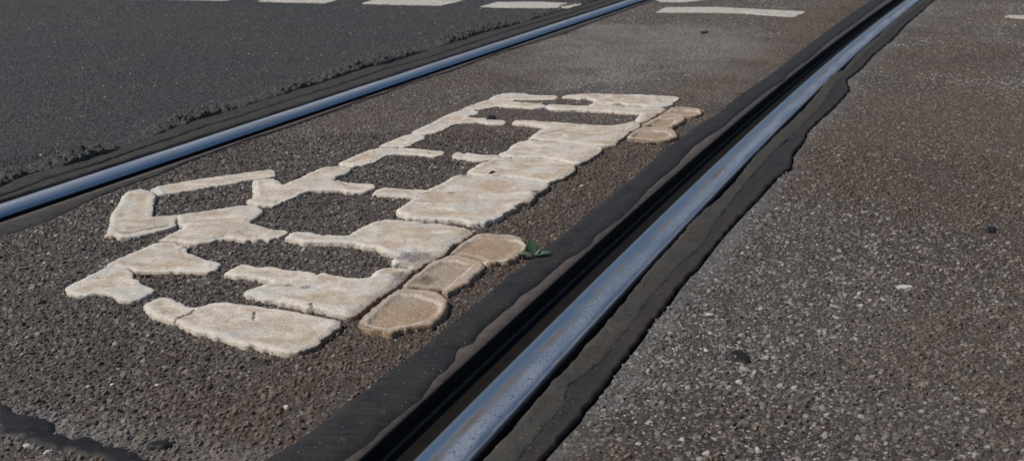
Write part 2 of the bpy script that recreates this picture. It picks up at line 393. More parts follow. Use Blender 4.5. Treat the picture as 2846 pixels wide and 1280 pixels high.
def chippings(tlo, thi, cell, dens, seed, rmin, rmax, tone=None, rust=None, hmul=1.0):
    """stones pressed into the surface, in jittered cells, for everything the photograph could see"""
    r = np.random.default_rng(seed)
    gx = np.arange(-2.6, 4.4, cell); gy = np.arange(.6, 6.8, cell)
    X, Y = np.meshgrid(gx, gy); X = X.ravel(); Y = Y.ravel()
    u, v, dep = to_px(X, Y)
    fade = sstep(-700, -150, u) * sstep(3700, 3000, u) * sstep(-135, -30, v) * sstep(1650, 1420, v)
    k = r.uniform(0, 1, len(X)) < fade; X = X[k]; Y = Y[k]
    X = X + r.uniform(-.5, .5, len(X)) * cell; Y = Y + r.uniform(-.5, .5, len(X)) * cell
    s, t = ST(np.c_[X, Y])
    lo = tlo(s); hi = thi(s)
    k = (t > lo) & (t < hi); X, Y, s, t, lo, hi = (q[k] for q in (X, Y, s, t, lo, hi))
    keep = r.uniform(0, 1, len(X)) < dens(X, Y, s, t); X, Y, s, t = (q[keep] for q in (X, Y, s, t))
    n = len(X); dep = np.hypot(X, Y)
    out = []
    rad_ = (rmin + (rmax - rmin) * r.uniform(0, 1, n) ** 1.8)
    far = dep > 2.3
    Vs = []; Fs = []; base = 0; tn = []; rs = []
    for isfar in (False, True):
        q = np.where(far == isfar)[0]; m = len(q)
        if m == 0: continue
        K = 5 if isfar else 6
        rr = rad_[q] * (1.12 if isfar else 1); ang0 = r.uniform(0, 2 * math.pi, m); asp = r.uniform(.55, 1, m)
        hgt = rr * r.uniform(.15, .85, m) * hmul
        tx = r.normal(0, .3, m); ty = r.normal(0, .3, m)
        rings = []
        for (f, zf) in (((1.0, -.12),) if isfar else ((1.0, -.15), (.72, .78))):
            th = np.arange(K)[None] * 2 * math.pi / K + r.uniform(-.25, .25, (m, K))
            rad2 = rr[:, None] * f * r.uniform(.78, 1.15, (m, K))
            lx = rad2 * np.cos(th); ly = rad2 * np.sin(th) * asp[:, None]
            z = hgt[:, None] * zf + (lx * tx[:, None] + ly * ty[:, None]) * (1 if zf > 0 else 0) + hgt[:, None] * r.uniform(-.1, .1, (m, K)) * (zf > 0)
            ca = np.cos(ang0)[:, None]; sa = np.sin(ang0)[:, None]
            rings.append(np.stack([X[q][:, None] + lx * ca - ly * sa, Y[q][:, None] + lx * sa + ly * ca, z], -1))
        top = np.stack([X[q] + rr * r.uniform(-.2, .2, m), Y[q] + rr * r.uniform(-.2, .2, m), hgt], -1)[:, None]
        V = np.concatenate(rings + [top], 1); nvx = V.shape[1]
        off = base + np.arange(m)[:, None] * nvx
        i = np.arange(K); j = (i + 1) % K
        if isfar:
            tri = np.stack([i, j, np.full(K, K)], -1); f3 = (off[:, None] + tri[None]).reshape(-1, 3); Fs.append(f3)
        else:
            tri = np.stack([K + i, K + j, np.full(K, 2 * K)], -1); Fs.append((off[:, None] + tri[None]).reshape(-1, 3))
            qd = np.stack([i, j, K + j, K + i], -1); Fs.append((off[:, None] + qd[None]).reshape(-1, 4))
        Vs.append(V.reshape(-1, 3)); base += m * nvx
        for lst, fn in ((tn, tone), (rs, rust)):
            val = fn(X[q], Y[q], s[q], t[q]) if fn else np.zeros(m)
            lst.append(np.repeat(val, nvx))
    return np.concatenate(Vs), Fs, np.concatenate(tn), np.concatenate(rs), n

def paved(name, sheetV, sheetF, mats, stones):
    V2, F2, tn, rs, n = stones
    nb = len(sheetV)
    faces = [sheetF] + [f + nb for f in F2]
    idx = np.concatenate([np.zeros(len(sheetF)), np.ones(sum(len(f) for f in F2))])
    z = np.zeros(nb)
    zs, zt = ST(sheetV[:, :2]); z = toneR(sheetV[:, 0], sheetV[:, 1], zs, zt) * 1.6 if name == 'side_pavement' else toneC(sheetV[:, 0], sheetV[:, 1], zs, zt)
    me = mesh_np(name, np.concatenate([sheetV, V2]), faces, mats, idx < .5, idx, {'tone': np.r_[z, tn], 'rust': np.r_[(rustR if name == 'side_pavement' else rustC)(sheetV[:, 0], sheetV[:, 1], zs, zt), rs]})
    print(name, 'stones', n)
    return tag(link(name, me), kind='structure')

def sheet(sa, sb, ns, ta, tb, nt_, z=0.0, uu=None):
    s = np.r_[np.linspace(sa, sb, ns), np.arange(sb + .5, 40, .5)]; ns = len(s); u = np.linspace(0, 1, nt_) if uu is None else np.array(uu); nt_ = len(u)
    T = ta(s)[:, None] * (1 - u) + tb(s)[:, None] * u
    Sg = np.repeat(s[:, None], nt_, 1); X, Y = XY(Sg, T)
    return np.stack([X, Y, np.full_like(X, z)], -1).reshape(-1, 3), grid_faces(ns, nt_)

# scuffed pale patch in the lane ahead, rust-brown dust close to the rail
patch_c = ground([(1760, 140)])[0]
def toneC(X, Y, s, t):
    u, v, d = to_px(X, Y)
    e = ((X - patch_c[0] + (Y - patch_c[1]) * -.15) / .42) ** 2 + ((Y - patch_c[1]) / .75) ** 2
    return np.clip(sstep(1.2, .2, e + (fbm(X * 7, Y * 7, 3) - .5) * 2.0), 0, 1) * .62 + .75 * sstep(.05, .0, np.abs(Y - (1.012 - .06 * np.clip((X + .52) / .2, 0, 1.6))) + (fbm(X * 40, Y * 40, 91, 3) - .5) * .05) * (X < -.22)
def rustC(X, Y, s, t):
    d = t - BL_out(s)
    return np.maximum(sstep(.30, .02, d + (fbm(X * 9, Y * 9, 8) - .5) * .22) * .9, .45 * sstep(.45, .7, fbm(X * 3, Y * 3, 71, 3)))
def densC(X, Y, s, t):
    d = t - BL_out(s)
    return .93 - .38 * sstep(.10, .0, d + (fbm(X * 15, Y * 15, 4) - .5) * .1) - .45 * sstep(.56, .74, fbm(X * 6, Y * 6, 21, 4))
def toneR(X, Y, s, t):
    d = BR_out(s) - t
    return sstep(.045, .005, d + (fbm(X * 20, Y * 20, 5) - .5) * .06) * .45 + .12 * sstep(.5, .7, fbm(X * 2.5, Y * 2.5, 31))
def rustR(X, Y, s, t):
    u, v, d = to_px(X, Y)
    return .8 * sstep(.28, .60, fbm(X * 3.5, Y * 3.5, 61, 3))   # browner, dustier stones away from the rail
def densR(X, Y, s, t):
    d = BR_out(s) - t
    return .85 - .5 * sstep(.05, .0, d) - .4 * sstep(.5, .72, fbm(X * 5, Y * 5, 12, 4))

sv_, sf_ = sheet(S0, 9, 2600, lambda s: BL_out(s) - .006, lambda s: LB_in(s) + .004, 26)
paved('lane_pavement', sv_, sf_[:, ::-1], [M_center, M_stC],
      chippings(lambda s: BL_out(s) - .002, lambda s: LB_in(s) - .002, .0050, densC, 11, .0019, .0053, toneC, rustC, .80))
sv_, sf_ = sheet(S0, 9, 2600, lambda s: -14 + 0 * s, lambda s: BR_out(s) - .0028, 3, uu=[0, .5, .85, .985] + list(1 - np.arange(12, -1, -1) * .0006))
paved('side_pavement', sv_, sf_[:, ::-1], [M_right, M_stR],
      chippings(lambda s: -6 + 0 * s, lambda s: BR_out(s) - .002, .0056, densR, 12, .0015, .0055, toneR, rustR, .8))
# base strip beside the left rail
o, me, _, _ = strip('rail_side_strip', S0, 30, .02, lambda s, k: tL(s) + .06 + k * .1, lambda s, k, t: 0 * s - .001, [M_bit2], nv=6, flip=True,
                    attrs={'rust': lambda s, t: .5 * sstep(.5, .75, fbm(s * 9, t * 40, 2))})
tag(o, kind='structure')

# raised road to the left, with its broken crumbly edge
def make_road():
    s = np.concatenate([np.arange(.1, 6.4, .004), np.arange(6.4, 40, .2)])
    dd = np.concatenate([[0, .0008], np.arange(.0025, .08, .0025), [.084, .1, .14, .2, .4, .8, 1.6, 3, 6, 12]])
    Sg, D = np.meshgrid(s, dd, indexing='ij')
    e = CRUMB(s) + (fbm(s * 30, s * 0, 5, 5) - .5) * .03
    T = e[:, None] + D
    rough = fbm(Sg * 240, T * 240, 9, 2)
    lump = fbm(Sg * 85, T * 150, 19, 4)
    wide = fbm(Sg * 7, Sg * 0, 29, 2)
    band = .034 + .05 * wide
    ridge = sstep(.0, .004, D) * (.005 + .010 * sstep(.3, .75, lump) + .014 * (rough - .45)) * sstep(band + .015, band * .5, D)
    Z = ridge * (.5 + .75 * sstep(.3, .75, wide)) * .8 + .004 * sstep(.005, .03, D)
    Z[:, 0] = -.003
    X, Y = XY(Sg, T)
    at = sstep(band + .01, band * .6, D) * sstep(.3, .55, lump + .1) * .9
    V = np.stack([X, Y, Z], -1).reshape(-1, 3); Fc = grid_faces(len(s), len(dd), True)
    V2, F2, tn, rs, n = chippings(lambda q: CRUMB(q) + .035, lambda q: 8 + 0 * q, .0064, lambda X, Y, s_, t_: .9 - .5 * sstep(.45, .7, fbm(X * 5, Y * 5, 41, 4)), 13, .0016, .0042, None, None, .9)
    V2[:, 2] += .0041
    nb = len(V); print('road stones', n)
    idx = np.concatenate([np.zeros(len(Fc)), np.ones(sum(len(f) for f in F2))])
    me = mesh_np('road', np.concatenate([V, V2]), [Fc] + [f + nb for f in F2], [M_road, M_stL], idx < .5, idx, {'ridge': np.r_[at.ravel(), np.zeros(len(V2))]})
    tag(link('road', me), kind='structure')
make_road()

# ------------------------------------------------------------ rails
def make_rail(label, t0f, side, groove_w, depth, head_w, lip_w, lip_z, sa, sb, locpx):
    """side +1: groove lies at +t of the running edge (right rail), -1: at -t (left rail)"""
    p = ground([locpx])[0]
    root = empty('tram_rail', (p[0], p[1], 0)); tag(root, label, 'tram rail', 'grooved rails of the tram track')
    s = np.arange(sa, sb, .01)
    def ext(name, prof, mats, midx=None):
        # prof: (dt along groove direction, z)
        T = np.stack([t0f(s) + side * q[0] for q in prof], 1); Z = np.repeat(np.array([q[1] for q in prof])[None], len(s), 0)
        Sg = np.repeat(s[:, None], len(prof), 1); X, Y = XY(Sg, T)
        V = local(np.stack([X, Y, Z], -1).reshape(-1, 3), root)
        f = grid_faces(len(s), len(prof), side > 0)
        mi = None
        if midx is not None: mi = np.tile(np.array(midx), len(s) - 1)
        me = mesh_np(name, V, [f], mats, True, mi)
        at = me.attributes.new('st', 'FLOAT_VECTOR', 'POINT')
        at.data.foreach_set('vector', np.stack([Sg, np.repeat(np.array([q[0] for q in prof])[None], len(s), 0), Z], -1).astype(np.float32).ravel())
        return link(name, me, root)
    hw = head_w
    prof = [(-hw - .0012, -.03), (-hw, -.006), (-hw + .001, -.0018), (-hw + .004, -.0008), (-hw * .75, .0000), (-hw * .5, .0006), (-hw * .3, .0005), (-hw * .16, .0), (-.004, -.0011), (-.0012, -.0026), (0, -.0060), (.0012, -depth + .004)]
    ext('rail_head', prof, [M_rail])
    g = groove_w
    fl = [(.0012, -depth + .004), (.006, -depth - .0005), (g * .35, -depth - .0014), (g * .75, -depth - .0006), (g - .0065, -depth + .0002), (g - .003, -depth + .0018), (g - .0008, -depth + .005)]
    ext('groove_floor', fl, [M_floor, M_dust, M_groove], [0, 0, 0, 0, 1, 2])
    lp = [(g - .0008, -depth + .005), (g, lip_z - .002), (g + .0015, lip_z), (g + lip_w, lip_z - .0005), (g + lip_w + .001, -.03)]
    ext('guard_lip', lp, [M_groove, M_lip], [0, 1, 1, 1])
    return root
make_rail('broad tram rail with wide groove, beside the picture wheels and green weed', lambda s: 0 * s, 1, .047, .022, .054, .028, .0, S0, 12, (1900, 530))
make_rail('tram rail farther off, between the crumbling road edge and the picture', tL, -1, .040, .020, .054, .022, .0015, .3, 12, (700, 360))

# dirt at the bottom of the gap beside the rail head
o, *_ = strip('gap_bed', S0, 12, .02, lambda s, k: 0 * s - .30 + k * .247, lambda s, k, t: 0 * s - .014, [M_gap], nv=2, flip=True); tag(o, kind='structure')
o, *_ = strip('gap_bed', S0, 12, .02, lambda s, k: tL(s) + .053 + k * .01, lambda s, k, t: 0 * s - .006, [M_gap], nv=2, flip=True); tag(o, kind='structure')

# ------------------------------------------------------------ bitumen seals and infill
def bead(name, label, a_f, b_f, hgt, mats, sa, sb, seed, nv=15, jag=.0025, rustf=None, ds=.004, z0=-.002, pw=4, tilt=0):
    def tf(s, k):
        w_ = k / (nv - 1); w_ = .5 - .5 * math.cos(math.pi * w_)
        A = a_f(s) + (fbm(s * 60, s * 0, seed, 4) - .5) * jag * 2; B = b_f(s) + (fbm(s * 60, s * 0, seed + 3, 3) - .5) * jag * 2
        return A * (1 - w_) + B * w_
    def zf(s, k, t):
        w_ = .5 - .5 * math.cos(math.pi * k / (nv - 1))
        pr = 1 - abs(2 * w_ - 1) ** pw
        return z0 + (hgt - z0) * pr * (1 + tilt * (2 * w_ - 1)) + pr * (fbm(s * 25, t * 40, seed + 7, 3) - .5) * .0022
    o, me, Sg, T = strip(name, sa, sb, ds, tf, zf, mats, nv=nv, flip=True, attrs={'rust': rustf or (lambda s, t: 0 * s)})
    if label: tag(o, label, 'sealant strip', 'black bitumen seals along the rails')
    return o
nz = lambda s: 0 * s
bead('bitumen_seal', 'thick smooth black bitumen strip between the weed and the rail groove', lambda s: BL_in(s) - .001, BL_out, .0038, [M_bit], S0, 9, 40, z0=.0, pw=5, jag=.0016,
     rustf=lambda s, t: 0 * sstep(.02, .0, t - .055 + (fbm(s * 12, t * 30, 3) - .5) * .03) * sstep(.4, .6, fbm(s * 5, t * 9, 77)))
bead('bitumen_seal', 'cracked black bitumen strip edging the pebbly pavement on the far right of the rail', BR_out, lambda s: BR_mid(s) + .004, .0032, [M_bit], S0, 9, 50, jag=.0032, tilt=-.1, z0=-.010, pw=14,
     rustf=lambda s, t: .55 * sstep(.022, .006, t - BR_out(s) + (fbm(s * 10, t * 20, 6) - .5) * .03))
bead('asphalt_infill', None, lambda s: BR_mid(s) - .004, GAP, .003, [M_infill], S0, 9, 60, jag=.0022, pw=10, z0=-.014, rustf=lambda s, t: .35 * sstep(.45, .7, fbm(s * 14, t * 30, 9)))
for o_ in C.objects:
    if o_.name == 'asphalt_infill': tag(o_, kind='structure')
bead('bitumen_seal', 'dull black bitumen strip along the farther rail, above the pantograph lines', LB_in, lambda s: tL(s) - .050, .0032, [M_bit2], .2, 9, 70, jag=.002,
     rustf=lambda s, t: .5 * sstep(.45, .7, fbm(s * 6, t * 30, 15)))
LMID = lambda s: tL(s) + .06 + (CRUMB(s) - tL(s) - .06) * (.42 + .35 * (fbm(s * 2.2, s * 0, 33, 3) - .5))
M_inf2 = bitumen_mat('infill_asphalt_dark', (.036, .035, .034), (.058, .054, .051), .75, bd=.0030, grit=.05, streak=.08, dust=.7)
bead('asphalt_infill', None, lambda s: tL(s) + .060, lambda s: LMID(s) - .001, .0016, [M_inf2], .2, 9, 80, jag=.001, pw=12, z0=-.008)
bead('asphalt_infill', None, lambda s: LMID(s) + .001, lambda s: CRUMB(s) + .006, .0022, [M_inf2], .2, 9, 80, jag=.003, pw=12, z0=-.008)
for o_ in C.objects:
    if o_.name.startswith('asphalt_infill'): tag(o_, kind='structure')

# ------------------------------------------------------------ thermoplastic slabs
CR = {'A': (150, 440), 'B': (650, 440), 'C': (150, 640), 'D': (350, 740), 'E': (750, 600), 'F': (950, 640), 'G': (1000, 440), 'H': (900, 240), 'I': (1200, 240), 'J': (1500, 240)}
def pts(txt):
    out = []; c = None
    for tok in txt.split():
        if tok in CR: c = CR[tok]; continue
        x, y = tok.split(','); out.append((c[0] + float(x) / 3.8633, c[1] + float(y) / 3.8633))
    return out

def resample(P, step):
    P = np.asarray(P); Q = np.r_[P, P[:1]]; L = np.hypot(*np.diff(Q, axis=0).T); c = np.r_[0, np.cumsum(L)]
    n = max(8, int(c[-1] / step)); q = np.linspace(0, c[-1], n, endpoint=False)
    return np.c_[np.interp(q, c, Q[:, 0]), np.interp(q, c, Q[:, 1])]

def seg_dist(P, poly):
    A = poly; B = np.roll(poly, -1, 0); d = B - A; L2 = (d ** 2).sum(1) + 1e-12
    best = np.full(len(P), 9.)
    for i in range(0, len(P), 4000):
        p = P[i:i + 4000, None] - A[None]; u = np.clip((p * d[None]).sum(-1) / L2, 0, 1)
        best[i:i + 4000] = np.sqrt(((p - u[..., None] * d[None]) ** 2).sum(-1)).min(1)
    return best
def inside(P, poly):
    x, y = P[:, 0], P[:, 1]; r = np.zeros(len(P), bool); j = len(poly) - 1
    for i in range(len(poly)):
        xi, yi = poly[i]; xj, yj = poly[j]
        c = ((yi > y) != (yj > y)); xx = (xj - xi) * (y - yi) / ((yj - yi) if yj != yi else 1e-12) + xi
        r ^= c & (x < xx); j = i
    return r

CRACKS = [pts("C 1505,855 1450,895 1400,905 1330,945 1285,1000"), pts("D 1385,490 1375,530 1372,575"), pts("E 440,955 455,985 462,1030"), pts("A 1322,650 1316,690 1330,715 1326,750"),
          pts("C 1330,140 1380,160 1440,178"), pts("C 770,412 830,420 850,440"), pts("F 200,1048 250,1040 300,1045 325,1065"), pts("G 700,478 760,480 820,492"), pts("G 600,430 650,405 745,378"), pts("I 722,745 765,760 785,780"),
          pts("A 700,798 800,792 950,775 1100,745 1200,725"), pts("F 1130,285 1160,240 1225,185"), pts("B 1080,250 1150,262 1210,290"), pts("G 540,195 900,210 1500,190"), pts("J 780,205 900,215 1100,228"), pts("J 20,520 150,490 270,470"), pts("A 1230,715 1180,735 1050,755")]
ALLP = []
CRW = [ground(q, .006) for q in CRACKS]
def slab(name, px, T, mat, parent, seed, recess=None, rdep=.0025, grime_darkf=None, stains=(), step=.0025, jag=.0028, rim=.001, label=None):
    P = ground(px, .002)
    P = resample(P, step)
    P = (np.roll(P, 1, 0) + 2 * P + np.roll(P, -1, 0)) / 4
    nrm = np.roll(P, -1, 0) - np.roll(P, 1, 0); nrm = np.c_[nrm[:, 1], -nrm[:, 0]] / (np.hypot(*nrm.T)[:, None] + 1e-9)
    cen = inside(P + nrm * .002, P).mean() < .5          # nrm points outwards
    if mat is M_paint and ALLP:
        near = np.full(len(P), 9.)
        for Q in ALLP:
            if len(Q) == len(px) and np.allclose(Q, ground(px, .002)): continue
            if (Q.min(0) > P.max(0) + .01).any() or (Q.max(0) < P.min(0) - .01).any(): continue
            dq_ = seg_dist(P, Q); dq_[inside(P, Q)] = 0; near = np.minimum(near, dq_)
        P = P + nrm * ((1 if cen else -1) * .0022 * sstep(.0050, .0022, near))[:, None]
    if mat is M_wheel and recess is not None: P = P - nrm * (1 if cen else -1) * .0010
    P = P + nrm * ((fbm(P[:, 0] * 160, P[:, 1] * 160, seed, 3) - .5) * 2 * jag)[:, None]
    lo = P.min(0); hi = P.max(0)
    g = np.stack(np.meshgrid(np.arange(lo[0], hi[0], step), np.arange(lo[1], hi[1], step)), -1).reshape(-1, 2)
    g += rng.uniform(-.25, .25, g.shape) * step
    g = g[inside(g, P)]; d = seg_dist(g, P); g = g[d > step * .95]
    # inner ring that carries the shoulder of the slab
    ring = P - nrm * .0011
    sgn = 1 if inside(ring, P).mean() > .5 else -1
    ring = P - sgn * nrm * .0011; rm = inside(ring, P) & (seg_dist(ring, P) > .0006); ring = ring[rm]
    ring2 = P - sgn * nrm * .0024; rm = inside(ring2, P) & (seg_dist(ring2, P) > .0017); ring2 = ring2[rm]
    allp = np.r_[P, ring, ring2, g]
    n = len(P)
    vs, es, fs, *_ = geometry.delaunay_2d_cdt([Vector(p) for p in allp], [(i, (i + 1) % n) for i in range(n)], [], 1, 1e-7)
    V = np.array([tuple(v) for v in vs]); Fc = np.array([tuple(f) for f in fs if len(f) == 3])
    d = seg_dist(V, P)
    z = T * np.interp(d, [0, .0003, .0011, .0024, .005, .009], [-.3, .25, .78, .93, .99, 1.0])
    # an older coat shows as a lower shelf outside a wandering crease
    cw = .0055 + .010 * fbm(V[:, 0] * 16, V[:, 1] * 16, seed + 21, 3) - .006 * (fbm(V[:, 0] * 90, V[:, 1] * 90, seed + 23, 2) - .5)
    shelf = sstep(cw - .0012, cw + .0012, d) * sstep(.42, .55, fbm(V[:, 0] * 7, V[:, 1] * 7, seed + 24, 2))
    z += (shelf - .5) * .0022 * sstep(.0015, .003, d) * (0 if recess is not None else .8)
    z += rim * (sstep(.002, .005, d) - sstep(.008, .02, d))
    z += sstep(0, .003, d) * ((fbm(V[:, 0] * 60, V[:, 1] * 60, seed + 2, 4) - .5) * .0028 + (fbm(V[:, 0] * 9, V[:, 1] * 9, seed + 5, 2) - .5) * .0025)
    gr = np.zeros(len(V)) + (0 if grime_darkf is None else grime_darkf(V, d, z))
    if recess is not None:
        Q = resample(ground(recess, T), .006)
        dq = seg_dist(V, Q) * np.where(inside(V, Q), 1, -1)
        dq = dq + (fbm(V[:, 0] * 120, V[:, 1] * 120, seed + 11, 3) - .5) * .004
        m = sstep(-.0012, .0018, dq)
        z -= rdep * m
        gr = np.clip(gr * (1 - .3 * m) + m * .18, 0, 1)
        wl = sstep(.0045, .0012, abs(dq + .0016)) * sstep(.35, .6, fbm(V[:, 0] * 50, V[:, 1] * 50, seed + 31, 3) + .08)
        gr = gr * (1 - .8 * wl); z -= T * .0
    gr = np.maximum(gr, .45 * sstep(.0012, .0, d))
    ckv = np.zeros(len(V))
    for q in CRW:
        if (q.max(0) < V.min(0)).any() or (q.min(0) > V.max(0)).any(): continue
        qq = q + 0; dmin = np.full(len(V), 9.)
        for i in range(len(qq) - 1):
            A = qq[i]; dv_ = qq[i + 1] - A; u = np.clip(((V - A) @ dv_) / (dv_ @ dv_), 0, 1)
            dmin = np.minimum(dmin, np.hypot(*(V - A - u[:, None] * dv_).T))
        dmin += (fbm(V[:, 0] * 300, V[:, 1] * 300, 77, 2) - .5) * .001
        ckv = np.maximum(ckv, sstep(.0019, .0004, dmin)); z = z - .0016 * sstep(.0024, .0004, dmin) * sstep(.001, .003, d)
    st = np.zeros(len(V)); wht = wl if recess is not None else np.zeros(len(V))
    for (sx, sy, r1) in stains:
        c = ground([(sx, sy)], T)[0]; dd = np.hypot((V[:, 0] - c[0]) / 1.0, (V[:, 1] - c[1]) / 1.0) / r1
        st = np.maximum(st, sstep(1.1, .3, dd + (fbm(V[:, 0] * 90, V[:, 1] * 90, seed + 3, 3) - .5) * .9))
    V3 = local(np.c_[V, z], parent)
    # outward-facing up
    a_, b_, c_ = V[Fc[:, 0]], V[Fc[:, 1]], V[Fc[:, 2]]
    cr = (b_[:, 0] - a_[:, 0]) * (c_[:, 1] - a_[:, 1]) - (b_[:, 1] - a_[:, 1]) * (c_[:, 0] - a_[:, 0])
    Fc[cr < 0] = Fc[cr < 0][:, ::-1]
    Fc = Fc[abs(cr) > 1e-12]
    me = mesh_np(name, V3, [Fc], [mat], True, None, {'edge': d, 'grime_dark': gr, 'stain': st, 'white': wht, 'crack': ckv})
    o = link(name, me, parent)
    if label: o['label'] = label
    return o

pc = ground([(900, 600)])[0]
pict = empty('tram_pictogram', (pc[0], pc[1], 0))
tag(pict, 'thick worn off-white road marking of a tram seen side-on, painted between the two rails', 'road marking')

def g_low(v=.1):     # brown blotches scattered at random over the slab
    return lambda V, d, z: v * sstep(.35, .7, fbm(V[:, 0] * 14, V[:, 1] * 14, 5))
def g_rail(amount=.6, reach=.03):  # browner towards the slab edge nearest the rail
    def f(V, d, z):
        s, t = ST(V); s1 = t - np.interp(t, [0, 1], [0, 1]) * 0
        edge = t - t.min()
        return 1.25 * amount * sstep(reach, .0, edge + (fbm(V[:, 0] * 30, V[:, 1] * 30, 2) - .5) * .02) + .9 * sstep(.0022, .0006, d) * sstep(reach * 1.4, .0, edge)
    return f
def g_wheel(V, d, z):
    return .12 + .85 * sstep(.0065, .0015, d) - .12 * sstep(.014, .008, d) * sstep(.004, .007, d) + .25 * sstep(.4, .7, fbm(V[:, 0] * 25, V[:, 1] * 25, 6))

